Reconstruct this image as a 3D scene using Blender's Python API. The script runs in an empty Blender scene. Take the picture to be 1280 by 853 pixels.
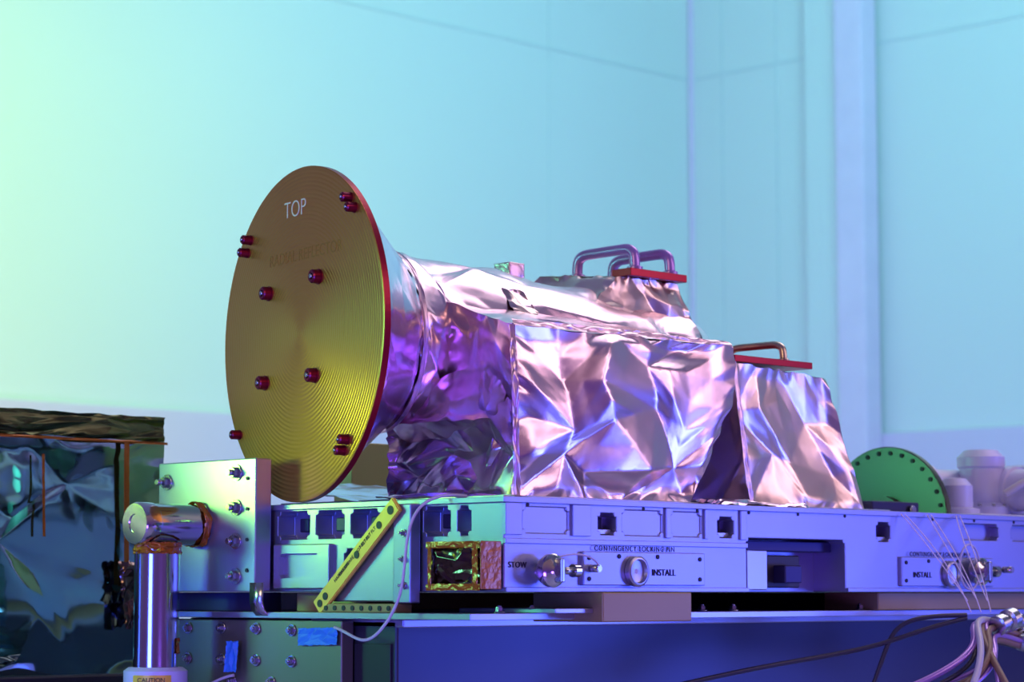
import bpy, bmesh, math, random
from mathutils import Vector, Matrix, noise
R=random.Random(7)
S=bpy.context.scene
S.view_settings.view_transform='Standard'
COL=S.collection
# ------------------------------------------------------------------ materials
def mat(name,base,metal=0.0,rough=0.5,bump=None,coat=0,var=None):
    m=bpy.data.materials.new(name); m.use_nodes=True
    nt=m.node_tree; p=nt.nodes['Principled BSDF']
    p.inputs['Base Color'].default_value=(*base,1)
    p.inputs['Metallic'].default_value=metal
    p.inputs['Roughness'].default_value=rough
    p.inputs['Coat Weight'].default_value=coat
    p.inputs['Coat Roughness'].default_value=0.1
    tc=nt.nodes.new('ShaderNodeTexCoord')
    n=nt.nodes.new('ShaderNodeTexNoise'); n.inputs['Scale'].default_value=(var or (6,))[0]; n.inputs['Detail'].default_value=4
    nt.links.new(tc.outputs['Object'],n.inputs['Vector'])
    amt=(var[1] if var else 0.08)
    mx=nt.nodes.new('ShaderNodeMix'); mx.data_type='RGBA'
    mx.inputs[6].default_value=(*[c*(1-amt) for c in base],1)
    mx.inputs[7].default_value=(*[min(1,c*(1+amt)) for c in base],1)
    nt.links.new(n.outputs['Fac'],mx.inputs[0]); nt.links.new(mx.outputs[2],p.inputs['Base Color'])
    if bump:
        sc,st,dist=bump
        b=nt.nodes.new('ShaderNodeBump'); b.inputs['Strength'].default_value=st; b.inputs['Distance'].default_value=dist
        n2=nt.nodes.new('ShaderNodeTexNoise'); n2.inputs['Scale'].default_value=sc; n2.inputs['Detail'].default_value=3
        nt.links.new(tc.outputs['Object'],n2.inputs['Vector'])
        nt.links.new(n2.outputs['Fac'],b.inputs['Height']); nt.links.new(b.outputs['Normal'],p.inputs['Normal'])
    return m
def foilmat(name,base,rough=0.2,sc=22,st=0.35):
    m=mat(name,base,1.0,rough,None,var=(5,0.06))
    nt=m.node_tree; p=nt.nodes['Principled BSDF']
    tc=nt.nodes.new('ShaderNodeTexCoord')
    nz=nt.nodes.new('ShaderNodeTexNoise'); nz.inputs['Scale'].default_value=9; nz.inputs['Detail'].default_value=2
    nt.links.new(tc.outputs['Object'],nz.inputs['Vector'])
    ad=nt.nodes.new('ShaderNodeMix'); ad.data_type='RGBA'; ad.blend_type='LINEAR_LIGHT'; ad.inputs[0].default_value=0.06
    nt.links.new(tc.outputs['Object'],ad.inputs[6]); nt.links.new(nz.outputs['Color'],ad.inputs[7])
    v=nt.nodes.new('ShaderNodeTexVoronoi'); v.feature='F1'; v.inputs['Scale'].default_value=sc
    nt.links.new(ad.outputs[2],v.inputs['Vector'])
    b=nt.nodes.new('ShaderNodeBump'); b.inputs['Strength'].default_value=st; b.inputs['Distance'].default_value=0.006
    nt.links.new(v.outputs['Distance'],b.inputs['Height'])
    n2=nt.nodes.new('ShaderNodeTexNoise'); n2.inputs['Scale'].default_value=90; n2.inputs['Detail'].default_value=2
    nt.links.new(tc.outputs['Object'],n2.inputs['Vector'])
    b2=nt.nodes.new('ShaderNodeBump'); b2.inputs['Strength'].default_value=0.04; b2.inputs['Distance'].default_value=0.002
    nt.links.new(n2.outputs['Fac'],b2.inputs['Height']); nt.links.new(b.outputs['Normal'],b2.inputs['Normal'])
    nt.links.new(b2.outputs['Normal'],p.inputs['Normal'])
    return m
M={}
M['foil']=foilmat('mli_foil',(0.86,0.65,0.76),0.27,12,0.03)
M['foil_smooth']=foilmat('mli_foil_smooth',(0.80,0.66,0.86),0.22,12,0.05)
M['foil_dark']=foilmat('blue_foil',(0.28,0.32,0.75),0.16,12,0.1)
M['foil_warm']=foilmat('warm_foil',(0.88,0.71,0.64),0.32,12,0.04)
M['tape']=foilmat('foil_tape',(0.78,0.58,0.66),0.38,60,0.12)
M['alu']=mat('machined_aluminium',(0.42,0.45,0.56),0.88,0.34,(300,0.05,0.001),var=(3,0.08))
M['alu_lt']=mat('bead_blasted_aluminium',(0.34,0.37,0.53),0.8,0.37,(400,0.08,0.001),var=(4,0.10))
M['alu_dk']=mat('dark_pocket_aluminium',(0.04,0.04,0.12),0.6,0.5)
M['chrome']=mat('polished_steel',(0.60,0.62,0.66),1,0.14,var=(8,0.03))
M['steel']=mat('bolt_steel',(0.5,0.52,0.56),1,0.25)
M['beam']=mat('painted_beam',(0.052,0.060,0.085),0.6,0.38)
M['plate_olive']=mat('chromated_plate',(0.24,0.24,0.18),0.8,0.4,(200,0.05,0.001))
M['brassblk']=mat('tan_block',(0.34,0.24,0.10),0.4,0.45)
M['red']=mat('red_anodised',(0.36,0.005,0.03),0.6,0.3)
M['stud']=mat('red_stud',(0.24,0.012,0.05),0.8,0.28)
M['black']=mat('black',(0.012,0.012,0.02),0,0.5)
M['ink']=mat('engraved_ink',(0.010,0.010,0.03),0,0.6)
M['white']=mat('white_paint',(0.66,0.68,0.92),0,0.35)
M['ivory']=mat('engraving',(0.9,0.85,0.6),0,0.5)
M['yellow']=mat('yellow_anodised',(0.90,0.66,0.08),0.2,0.4)
M['tan']=mat('tan_rail',(0.75,0.62,0.22),0.1,0.5)
M['kapton']=mat('kapton_tape',(0.40,0.13,0.010),0.35,0.24,(60,0.5,0.004),coat=0.1)
M['kapfoil']=foilmat('kapton_dark_foil',(0.15,0.10,0.09),0.16,40,0.15)
M['olivefoil']=foilmat('olive_film',(0.09,0.11,0.05),0.2,12,0.15)
M['bluetape']=mat('blue_tape',(0.03,0.22,0.75),0,0.5,(30,0.2,0.003))
M['cable_w']=mat('white_cable',(0.55,0.55,0.60),0,0.4)
M['cable_b']=mat('brown_cable',(0.24,0.15,0.09),0,0.5)
M['cable_k']=mat('black_cable',(0.03,0.03,0.05),0,0.4)
M['string']=mat('tie_string',(0.85,0.82,0.9),0,0.6)
M['handle']=mat('gold_handle',(0.66,0.52,0.40),1,0.3)
M['handle2']=mat('violet_handle',(0.46,0.27,0.66),0.5,0.30)
M['teal']=mat('teal_machine',(0.05,0.26,0.28),0.3,0.4)
M['flange']=mat('green_flange',(0.14,0.165,0.12),0.8,0.33)
def filmmat():
    m=bpy.data.materials.new('clear_film'); m.use_nodes=True; nt=m.node_tree
    for n in list(nt.nodes): nt.nodes.remove(n)
    o=nt.nodes.new('ShaderNodeOutputMaterial'); mx=nt.nodes.new('ShaderNodeMixShader')
    t=nt.nodes.new('ShaderNodeBsdfTransparent'); t.inputs[0].default_value=(0.60,0.68,0.46,1)
    g=nt.nodes.new('ShaderNodeBsdfGlossy'); g.inputs['Roughness'].default_value=0.09; g.inputs[0].default_value=(0.30,0.48,0.62,1)
    f=nt.nodes.new('ShaderNodeFresnel'); f.inputs[0].default_value=1.9
    tc=nt.nodes.new('ShaderNodeTexCoord'); mp=nt.nodes.new('ShaderNodeMapping'); mp.inputs['Scale'].default_value=(1,1,.4)
    n2=nt.nodes.new('ShaderNodeTexNoise'); n2.inputs['Scale'].default_value=6; n2.inputs['Detail'].default_value=2
    nt.links.new(tc.outputs['Object'],mp.inputs[0]); nt.links.new(mp.outputs[0],n2.inputs['Vector'])
    b=nt.nodes.new('ShaderNodeBump'); b.inputs['Strength'].default_value=0.25; b.inputs['Distance'].default_value=0.02
    nt.links.new(n2.outputs['Fac'],b.inputs['Height']); nt.links.new(b.outputs[0],g.inputs['Normal']); nt.links.new(b.outputs[0],f.inputs['Normal'])
    nt.links.new(f.outputs[0],mx.inputs[0]); nt.links.new(t.outputs[0],mx.inputs[1]); nt.links.new(g.outputs[0],mx.inputs[2]); nt.links.new(mx.outputs[0],o.inputs[0])
    return m
M['film']=filmmat()
def discmat():
    m=mat('turned_gold_disc',(0.68,0.265,0.070),0.85,0.31,None,var=(4,0.08))
    nt=m.node_tree; p=nt.nodes['Principled BSDF']
    tc=nt.nodes.new('ShaderNodeTexCoord')
    w=nt.nodes.new('ShaderNodeTexWave'); w.wave_type='RINGS'; w.rings_direction='Z'; w.inputs['Scale'].default_value=46; w.inputs['Distortion'].default_value=0
    nt.links.new(tc.outputs['Object'],w.inputs['Vector'])
    b=nt.nodes.new('ShaderNodeBump'); b.inputs['Strength'].default_value=0.3; b.inputs['Distance'].default_value=0.0012
    nt.links.new(w.outputs['Fac'],b.inputs['Height']); nt.links.new(b.outputs[0],p.inputs['Normal'])
    return m
M['disc']=discmat()
# ------------------------------------------------------------------ helpers
def empty(name,loc=(0,0,0)):
    e=bpy.data.objects.new(name,None); e.location=loc; e.empty_display_size=0.05; COL.objects.link(e); return e
def attach(o,par,name=None):
    if par is not None:
        o.parent=par; o.matrix_parent_inverse=Matrix.Translation(par.location).inverted()
    return o
def from_bm(bm,name,m,par=None,smooth=False,mw=None):
    me=bpy.data.meshes.new(name); bm.to_mesh(me); bm.free()
    o=bpy.data.objects.new(name,me); COL.objects.link(o)
    if m is not None: me.materials.append(M[m] if isinstance(m,str) else m)
    if smooth:
        for p in me.polygons: p.use_smooth=True
    if mw is not None: o.matrix_world=mw
    return attach(o,par)
def box(name,x0,x1,y0,y1,z0,z1,m,par=None,bev=0.0015,rot=None):
    bm=bmesh.new(); bmesh.ops.create_cube(bm,size=1)
    c=Vector(((x0+x1)/2,(y0+y1)/2,(z0+z1)/2))
    for v in bm.verts: v.co=Vector((v.co.x*(x1-x0),v.co.y*(y1-y0),v.co.z*(z1-z0)))
    if bev: bmesh.ops.bevel(bm,geom=bm.edges[:],offset=bev,segments=2,affect='EDGES',profile=0.5)
    mw=Matrix.Translation(c)
    if rot is not None: mw=mw@rot
    return from_bm(bm,name,m,par,mw=mw)
def frame(a,b):
    a=Vector(a);b=Vector(b);d=(b-a)
    q=d.to_track_quat('Z','Y').to_matrix().to_4x4()
    return Matrix.Translation((a+b)/2)@q,d.length
def cyl(name,a,b,r,m,par=None,r2=None,seg=40,bev=0.001,hexa=False):
    mw,L=frame(a,b); bm=bmesh.new()
    bmesh.ops.create_cone(bm,cap_ends=True,segments=6 if hexa else seg,radius1=r,radius2=r if r2 is None else r2,depth=L)
    if bev:
        es=[e for e in bm.edges if abs(e.verts[0].co.z-e.verts[1].co.z)<1e-6]
        bmesh.ops.bevel(bm,geom=es,offset=min(bev,r*0.3),segments=2,affect='EDGES')
    o=from_bm(bm,name,m,par,mw=mw)
    if not hexa:
        for p in o.data.polygons:
            p.use_smooth = abs(p.normal.z)<0.95
    return o
def lathe(name,prof,a,b,m,par=None,seg=64,zmin=None):
    a=Vector(a);b=Vector(b); q=(b-a).to_track_quat('Z','Y').to_matrix().to_4x4(); mw=Matrix.Translation(a)@q
    bm=bmesh.new(); rings=[]
    for r,t in prof:
        rings.append([bm.verts.new((max(r,1e-4)*math.cos(2*math.pi*i/seg),max(r,1e-4)*math.sin(2*math.pi*i/seg),t)) for i in range(seg)])
    for k in range(len(rings)-1):
        for i in range(seg):
            bm.faces.new((rings[k][i],rings[k][(i+1)%seg],rings[k+1][(i+1)%seg],rings[k+1][i]))
    bm.faces.new(rings[0][::-1]); bm.faces.new(rings[-1])
    bmesh.ops.recalc_face_normals(bm,faces=bm.faces[:])
    if zmin is not None:
        inv=mw.inverted(); co=inv@Vector((a.x,a.y,zmin)); no=inv.to_3x3()@Vector((0,0,1))
        g=bmesh.ops.bisect_plane(bm,geom=bm.verts[:]+bm.edges[:]+bm.faces[:],plane_co=co,plane_no=no,clear_inner=True)
        bmesh.ops.holes_fill(bm,edges=[e for e in bm.edges if e.is_boundary])
    o=from_bm(bm,name,m,par,mw=mw)
    o.data.polygons.foreach_set('use_smooth',[True]*len(o.data.polygons))
    md=o.modifiers.new('es','EDGE_SPLIT'); md.split_angle=math.radians(35)
    return o
def tube(name,pts,r,m,par=None,poly=False,cyclic=False,res=4):
    cu=bpy.data.curves.new(name,'CURVE'); cu.dimensions='3D'; cu.bevel_depth=r; cu.bevel_resolution=res; cu.use_fill_caps=True
    sp=cu.splines.new('POLY' if poly else 'NURBS'); sp.points.add(len(pts)-1)
    for i,p in enumerate(pts): sp.points[i].co=(*p,1)
    if not poly: sp.order_u=min(4,len(pts)); sp.use_endpoint_u=not cyclic
    sp.use_cyclic_u=cyclic; sp.resolution_u=10
    o=bpy.data.objects.new(name,cu); COL.objects.link(o); cu.materials.append(M[m])
    bpy.context.view_layer.update()
    dg=bpy.context.evaluated_depsgraph_get(); me=bpy.data.meshes.new_from_object(o.evaluated_get(dg))
    o2=bpy.data.objects.new(name,me); COL.objects.link(o2); bpy.data.objects.remove(o); o2.name=name
    for p in me.polygons: p.use_smooth=True
    return attach(o2,par)
def text(name,s,mw,size,m,par,ext=0.0004,space=1.0,bold=0):
    cu=bpy.data.curves.new(name,'FONT'); cu.body=s; cu.size=size; cu.extrude=ext; cu.align_x='CENTER'; cu.align_y='CENTER'; cu.space_character=space; cu.offset=bold
    o=bpy.data.objects.new(name,cu); COL.objects.link(o); cu.materials.append(M[m])
    bpy.context.view_layer.update()
    dg=bpy.context.evaluated_depsgraph_get(); me=bpy.data.meshes.new_from_object(o.evaluated_get(dg))
    o2=bpy.data.objects.new(name,me); COL.objects.link(o2); bpy.data.objects.remove(o); o2.name=name
    o2.matrix_world=mw
    return attach(o2,par)
def boolcut(o,boxes,bev=0.004,axis='y'):
    bm=bmesh.new()
    for (x0,x1,y0,y1,z0,z1) in boxes:
        r=bmesh.ops.create_cube(bm,size=1); vs=r['verts']
        for v in vs: v.co=Vector(((x0+x1)/2+v.co.x*(x1-x0),(y0+y1)/2+v.co.y*(y1-y0),(z0+z1)/2+v.co.z*(z1-z0)))
        k='xyz'.index(axis)
        es=[e for e in {e for v in vs for e in v.link_edges} if abs(e.verts[0].co[k]-e.verts[1].co[k])>1e-5]
        bmesh.ops.bevel(bm,geom=es,offset=bev,segments=3,affect='EDGES')
    c=from_bm(bm,'cutter',None)
    md=o.modifiers.new('b','BOOLEAN'); md.object=c; md.operation='DIFFERENCE'; md.solver='EXACT'
    bpy.context.view_layer.update()
    dg=bpy.context.evaluated_depsgraph_get(); me=bpy.data.meshes.new_from_object(o.evaluated_get(dg))
    o.modifiers.clear(); o.data=me; bpy.data.objects.remove(c)
# ----- crumpled foil
def hash3(p):
    r=random.Random((round(p.x*2000)*73856093)^(round(p.y*2000)*19349663)^(round(p.z*2000)*83492791))
    return Vector((r.uniform(-1,1),r.uniform(-1,1),r.uniform(-1,1)))
class Foil:
    def __init__(s): s.v=[]; s.idx={}; s.f=[]; s.c={}
    def vid(s,p):
        k=(round(p.x*5000),round(p.y*5000),round(p.z*5000))
        if k not in s.idx: s.idx[k]=len(s.v); s.v.append(p)
        return s.idx[k]
    def panel(s,f,nu,nv,amp,seed=1,levels=2,jit=0.38,edge=0.3,edgecrease=0.75,dec=0.27):
        r=random.Random(seed); P=[]; 
        for j in range(nv+1):
            for i in range(nu+1):
                u=i/nu; v=j/nv
                if 0<i<nu: u+=r.uniform(-jit,jit)/nu*(1 if 0<j<nv else 0)
                if 0<j<nv: v+=r.uniform(-jit,jit)/nv*(1 if 0<i<nu else 0)
                P.append((u,v,amp*r.uniform(-1,1)))
        T=[]; E={}
        def se(a,b,c): 
            k=(min(a,b),max(a,b))
            if k not in E: E[k]=c
        for j in range(nv):
            for i in range(nu):
                a=j*(nu+1)+i;b=a+1;c=b+nu+1;d=a+nu+1
                if r.random()<.5: T+= [(a,b,c),(a,c,d)]
                else: T+= [(a,b,d),(b,c,d)]
        for t in T:
            for k in range(3): se(t[k],t[(k+1)%3],r.uniform(.75,1.0))
        for L in range(levels):
            mid={};E2={};T2=[]; sc=amp*(dec**(L+1))
            def mp(a,b):
                k=(min(a,b),max(a,b))
                if k not in mid:
                    A=P[a];B=P[b]; P.append(((A[0]+B[0])/2,(A[1]+B[1])/2,(A[2]+B[2])/2+r.uniform(-1,1)*sc)); mid[k]=len(P)-1
                    cr=E[k]; E2[(min(a,mid[k]),max(a,mid[k]))]=cr*r.uniform(.9,1); E2[(min(b,mid[k]),max(b,mid[k]))]=cr*r.uniform(.9,1)
                return mid[k]
            for (a,b,c) in T:
                x=mp(a,b);y=mp(b,c);z=mp(c,a)
                T2+=[(a,x,z),(x,b,y),(z,y,c),(x,y,z)]
                for e in ((x,y),(y,z),(z,x)): E2[(min(e),max(e))]=r.uniform(0.1,1)*(0.9 if L==0 else .5)
            T=T2;E=E2
        ids=[]
        def isb(q): return q<1e-6 or q>1-1e-6
        for (u,v,h) in P:
            p=f(u,v)
            if isb(u) or isb(v): p=p+hash3(p)*amp*edge
            else:
                e=1e-3; du=f(min(1,u+e),v)-f(max(0,u-e),v); dv=f(u,min(1,v+e))-f(u,max(0,v-e)); n=du.cross(dv)
                if n.length>0: n.normalize()
                p=p+n*h
            ids.append(s.vid(p))
        for t in T:
            q=[ids[k] for k in t]
            if len(set(q))==3: s.f.append(q)
        for (a,b),c in E.items():
            A,B=P[a],P[b]
            onb=(isb(A[0]) and isb(B[0]) and abs(A[0]-B[0])<1e-6) or (isb(A[1]) and isb(B[1]) and abs(A[1]-B[1])<1e-6)
            s.c[(min(ids[a],ids[b]),max(ids[a],ids[b]))]=edgecrease if onb else c
    def quad(s,a,b,c,d,nu,nv,amp,seed=1,bulge=0,**k):
        a,b,c,d=map(Vector,(a,b,c,d)); n=(b-a).cross(d-a).normalized()
        def f(u,v):
            return (a*(1-u)+b*u)*(1-v)+(d*(1-u)+c*u)*v + n*bulge*16*u*(1-u)*v*(1-v)
        s.panel(f,nu,nv,amp,seed,**k)
    def build(s,name,m,par,sub=2):
        bm=bmesh.new(); vs=[bm.verts.new(p) for p in s.v]
        for t in s.f:
            try: bm.faces.new([vs[k] for k in t])
            except ValueError: pass
        bm.edges.ensure_lookup_table(); bm.verts.index_update()
        cl=bm.edges.layers.float.new('crease_edge')
        for e in bm.edges:
            k=(min(e.verts[0].index,e.verts[1].index),max(e.verts[0].index,e.verts[1].index))
            e[cl]=s.c.get(k,0.3)
        bmesh.ops.recalc_face_normals(bm,faces=bm.faces[:])
        o=from_bm(bm,name,m,par,smooth=True)
        md=o.modifiers.new('sub','SUBSURF'); md.levels=sub; md.render_levels=sub
        return o
def bolt(name,p,d,r,par,m='steel',washer=True,L=0.012):
    p=Vector(p);d=Vector(d).normalized()
    if washer: cyl(name+'_washer',p,p+d*0.003,r*1.5,'steel',par,seg=24,bev=.0005)
    cyl(name+'_head',p+d*0.003,p+d*(0.003+r*1.0),r,m,par,hexa=True,bev=.0005)
    cyl(name+'_shank',p+d*(0.003+r),p+d*(L),r*.55,m,par,seg=16,bev=.0005)

# ------------------------------------------------------------------ room
WX,WY,CZ=8.1,6.6,6.2
wallm=mat('cleanroom_wall',(0.80,0.84,0.84),0,0.55,None,var=(0.8,0.02))
bandm=mat('wall_lower_panel',(0.80,0.64,0.86),0,0.5,None,var=(1,0.03))
trimm=mat('wall_trim',(0.90,0.72,0.97),0,0.5)
seamm=mat('panel_seam',(0.73,0.79,0.81),0,0.6)
floorm=mat('cleanroom_floor',(0.45,0.47,0.52),0,0.25,None,var=(2,0.05))
ceilm=mat('ceiling_panel',(0.7,0.72,0.74),0,0.7)
BZ=2.05
box('wall_north',-7,WX+0.2,WY,WY+0.2,0,CZ,wallm,bev=0)
box('wall_east',WX,WX+0.2,-5,WY,0,CZ,wallm,bev=0)
box('floor',-7,WX+0.2,-5,WY+0.2,-0.1,0,floorm,bev=0)
box('ceiling',-7,WX+0.2,-5,WY+0.2,CZ,CZ+0.1,ceilm,bev=0)
box('trim_1',-7,WX,WY-0.04,WY,0,BZ,bandm,bev=0.01)
box('trim_2',WX-0.04,WX,-5,WY-0.04,0,BZ,bandm,bev=0.01)
t3=empty('trim_3',(WX,WY,4.2))
box('seam_h_north',-7,WX-0.01,WY-0.005,WY,4.19,4.205,seamm,t3,0)
box('seam_h_east',WX-0.005,WX,-5,WY-0.01,4.19,4.205,seamm,t3,0)
for i,x in enumerate((6.9,)): box('seam_vn_%d'%i,x,x+0.006,WY-0.004,WY,BZ,CZ,seamm,t3,0)
for i,y in enumerate((6.35,5.95,3.9,2.5)): box('seam_ve_%d'%i,WX-0.004,WX,y,y+0.010,BZ,CZ,seamm,t3,0)
box('trim_4',WX-0.025,WX,WY-0.03,WY-0.005,BZ,CZ,trimm,bev=0.005)
colp=empty('wall_column',(8.0,5.4,0))
box('column_shaft',7.92,WX-0.045,5.22,5.41,0,CZ,trimm,colp,0.012)
box('column_cover',8.0,WX-0.045,5.41,5.68,0,CZ,wallm,colp,0.01)
for k,z in enumerate((1.7,4.58)): box('conduit_clamp_%d'%k,7.905,7.925,5.33,5.39,z,z+0.10,'steel',colp,0.004)

# ------------------------------------------------------------------ platform
plat=empty('mounting_platform',(0.9,0.4,1.2))
PL=2.5;PW=0.86
body=box('platform_body',0.0,PL,0.0,PW,1.2,1.34,'alu_lt',plat,0.002)
cuts=[]
cuts.append((0.563,0.83,-0.02,0.07,1.19,1.289))
for x in (0.205,0.49,0.92): cuts.append((x,x+0.042,-0.02,0.03,1.288,1.322))
for x0,x1 in ((1.18,1.30),(1.34,1.46),(1.50,1.62),(1.66,1.78),(1.82,1.94),(1.98,2.1)): cuts.append((x0,x1,-0.02,0.02,1.295,1.325))
for x0,x1 in ((0.04,0.14),(0.26,0.355),(0.375,0.45)): cuts.append((x0,x1,-0.02,0.003,1.288,1.328))
boolcut(body,cuts,0.006,'y')
cuts=[]
ys=[(0.545,0.575),(0.445,0.525),(0.36,0.43),(0.275,0.345),(0.19,0.26),(0.115,0.175),(0.07,0.10)]
for y0,y1 in ys: cuts.append((-0.02,0.035,y0,y1,1.285,1.33))
for y0,y1 in ((0.40,0.525),(0.20,0.36)): cuts.append((-0.02,0.03,y0,y1,1.215,1.268))
boolcut(body,cuts,0.007,'x')
bv=body.modifiers.new('bev','BEVEL'); bv.width=0.0012; bv.segments=2; bv.limit_method='ANGLE'
box('top_lip',-0.006,PL,-0.006,PW,1.333,1.342,'alu_lt',plat,0.001)
for k,(y0,y1) in enumerate(ys[:6]):
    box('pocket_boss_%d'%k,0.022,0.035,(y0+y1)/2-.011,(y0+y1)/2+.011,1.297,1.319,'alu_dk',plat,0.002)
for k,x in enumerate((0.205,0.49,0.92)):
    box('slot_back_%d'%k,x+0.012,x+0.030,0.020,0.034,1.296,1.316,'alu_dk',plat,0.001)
    box('slot_step_%d'%k,x+0.002,x+0.040,0.010,0.032,1.289,1.297,'alu',plat,0.001)
for k,(x0,x1) in enumerate(((0.0,0.035),(0.145,0.185),(0.36,0.372),(0.455,0.462),(0.545,0.56))):
    box('rib_%d'%k,x0,x1,-0.004,0.002,1.285,1.333,'alu_lt',plat,0.001)
box('mid_step',0.0,0.563,-0.004,0.002,1.272,1.280,'alu_lt',plat,0.001)
box('bottom_lip',0.0,0.563,-0.006,0.002,1.2,1.207,'alu_lt',plat,0.001)
box('bottom_lip_2',0.83,PL,-0.006,0.002,1.2,1.207,'alu_lt',plat,0.001)
box('recess_opening_dark',0.66,0.76,0.045,0.075,1.207,1.262,'black',plat,0.002)  # black block, its colour paints in the dark opening of the recess
box('latch_tongue',0.69,0.735,0.02,0.05,1.215,1.245,'alu_dk',plat,0.002)
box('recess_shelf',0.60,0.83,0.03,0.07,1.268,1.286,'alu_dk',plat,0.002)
box('recess_cover',0.60,0.655,0.03,0.07,1.203,1.27,'alu',plat,0.002)
FR=Matrix(((1,0,0,0),(0,0,-1,0),(0,1,0,0),(0,0,0,1)))
def pin_panel(x0,par,full=True):
    box('pin_plate_%d'%int(x0*100),x0,x0+0.285,-0.007,0.001,1.210,1.262,'alu_lt',par,0.0015)
    cx=x0+(0.116 if full else 0.145)
    lathe('pin_port_%d'%int(x0*100),[(0.020,0),(0.024,0.002),(0.024,0.010),(0.021,0.012),(0.019,0.012),(0.017,0.006),(0.0,0.004)],(cx,-0.006,1.232),(cx,-0.1,1.232),'alu',par)
    lathe('pin_hole_%d'%int(x0*100),[(0.013,0),(0.013,0.002),(0,0.002)],(cx,-0.0125+0.004,1.232),(cx,-0.1,1.232),'cable_w',par)
    for dx,dz in ((0.012,0.010),(0.012,0.042),(0.272,0.010),(0.272,0.042),(0.17,0.045),(0.08,0.045)):
        cyl('screw_%d_%d_%d'%(int(x0*100),int(dx*1000),int(dz*1000)),(x0+dx,-0.007,1.21+dz),(x0+dx,-0.0085,1.21+dz),0.0035,'ink',par,seg=16,bev=0)
    text('text_install_%d'%int(x0*100),'INSTALL',Matrix.Translation((x0+0.184 if full else x0+0.06,-0.0078,1.230))@FR,0.0145,'ink',par,space=1.05)
    text('text_clp_%d'%int(x0*100),'CONTINGENCY LOCKING PIN',Matrix.Translation((x0+0.12,-0.0048,1.2668))@FR,0.0115,'ink',par,space=1.22,bold=0.0)
pin_panel(0.165,plat); pin_panel(0.985,plat,False)
text('text_stow','STOW',Matrix.Translation((0.028,-0.0008,1.240))@FR,0.0125,'ink',plat,space=1.1)
def knob(x,z,par,t):
    lathe('knob_'+t,[(0.012,0),(0.012,0.012),(0.022,0.014),(0.025,0.02),(0.025,0.03),(0.021,0.034),(0.014,0.036),(0.010,0.04),(0,0.04)],(x,0,z),(x,-1,z),'chrome',par)
    box('knob_grip_'+t,x-0.004,x+0.004,-0.05,-0.034,z-0.018,z+0.018,'steel',par,0.002)
    cyl('knob_arm_'+t,(x+0.02,-0.02,z),(x+0.055,-0.02,z),0.006,'steel',par)
    lathe('arm_collar_'+t,[(0.010,0),(0.010,0.012),(0.006,0.014)],(x+0.050,-0.02,z),(x+0.2,-0.02,z),'chrome',par,24)
    cyl('pull_pin_'+t,(x+0.105,-0.004,z+0.004),(x+0.105,-0.026,z+0.004),0.006,'steel',par,seg=20)
knob(0.076,1.232,plat,'a')
tube('lanyard_pin',[(0.085,-0.03,1.252),(0.11,-0.035,1.258),(0.14,-0.035,1.256),(0.165,-0.03,1.25),(0.180,-0.025,1.24)],0.0015,'cable_w',plat)
for k in range(14):
    x=0.05+k*0.13
    if not any(a-0.01<x<a+0.05 for a in (0.205,0.49,0.92)):
        cyl('strip_screw_%d'%k,(x,-0.001,1.3305),(x,0.004,1.3305),0.003,'ink',plat,seg=12,bev=0)
box('end_tab',-0.010,0.002,0.385,0.525,1.205,1.277,'alu',plat,0.002)
boolcut(bpy.data.objects['end_tab'],[( -0.03,0.0,0.41,0.51,1.222,1.262)],0.005,'x')

# ------------------------------------------------------------------ lower support structure
sup=empty('support_bench',(0.5,0.4,0.0))
box('bench_top_plate',-0.04,PL,0.03,0.80,1.158,1.168,'alu',sup,0.001)
box('long_beam',0.0,PL,0.235,0.42,0.93,1.157,'beam',sup,0.004)
box('long_beam_rear',0.0,PL,0.60,0.76,0.93,1.157,'beam',sup,0.004)
box('beam_flange',0.0,PL,0.22,0.44,1.145,1.158,'alu',sup,0.002)
ep=box('end_plate',-0.03,-0.005,0.33,0.86,0.93,1.155,'plate_olive',sup,0.002)
box('end_void',-0.004,0.03,0.245,0.33,0.93,1.12,'black',sup,0.001)  # solid black block, its colour stands for the shade inside the opening
box('foot_block_1',0.183,0.39,-0.03,0.12,1.154,1.1995,'brassblk',sup,0.002)
box('foot_block_2',0.95,2.4,0.02,0.14,1.168,1.1995,'brassblk',sup,0.002)
box('foot_block_3',0.02,0.10,0.33,0.5,1.168,1.1995,'brassblk',sup,0.002)
box('foot_block_4',-0.01,0.03,0.55,0.8,1.168,1.1995,'alu_dk',sup,0.002)
box('centre_spacer',0.95,2.3,0.5,0.7,1.168,1.1995,'alu_dk',sup,0.002)
box('rear_rail',0.1,2.3,0.74,0.80,1.168,1.1995,'tan',sup,0.002)
box('shim',0.10,0.183,-0.01,0.2,1.168,1.175,'alu',sup,0.001)
for k,(y,z) in enumerate([(0.45,1.139),(0.54,1.141),(0.63,1.141),(0.45,1.09),(0.54,1.09),(0.63,1.09),(0.72,1.14),(0.72,1.09),(0.5,1.055),(0.6,1.055)]):
    bolt('end_bolt_%d'%k,(-0.03,y,z),(-1,0,0),0.0065,sup)
for k,x in enumerate((0.05,0.12,0.45,0.52,0.6,0.95)):
    bolt('top_bolt_%d'%k,(x,0.06,1.168),(0,0,1),0.006,sup)
for k,(x,y) in enumerate(((0.02,0.26),(2.3,0.26),(0.02,0.65),(2.3,0.65))):
    box('leg_%d'%k,x,x+0.1,y,y+0.1,0,0.93,'beam',sup,0.004)
    box('foot_%d'%k,x-0.03,x+0.13,y-0.03,y+0.13,0,0.015,'alu',sup,0.003)
box('stretcher_1',0.12,2.3,0.28,0.34,0.3,0.36,'beam',sup,0.003)
box('stretcher_2',0.05,0.11,0.36,0.65,0.3,0.36,'beam',sup,0.003)
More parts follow.
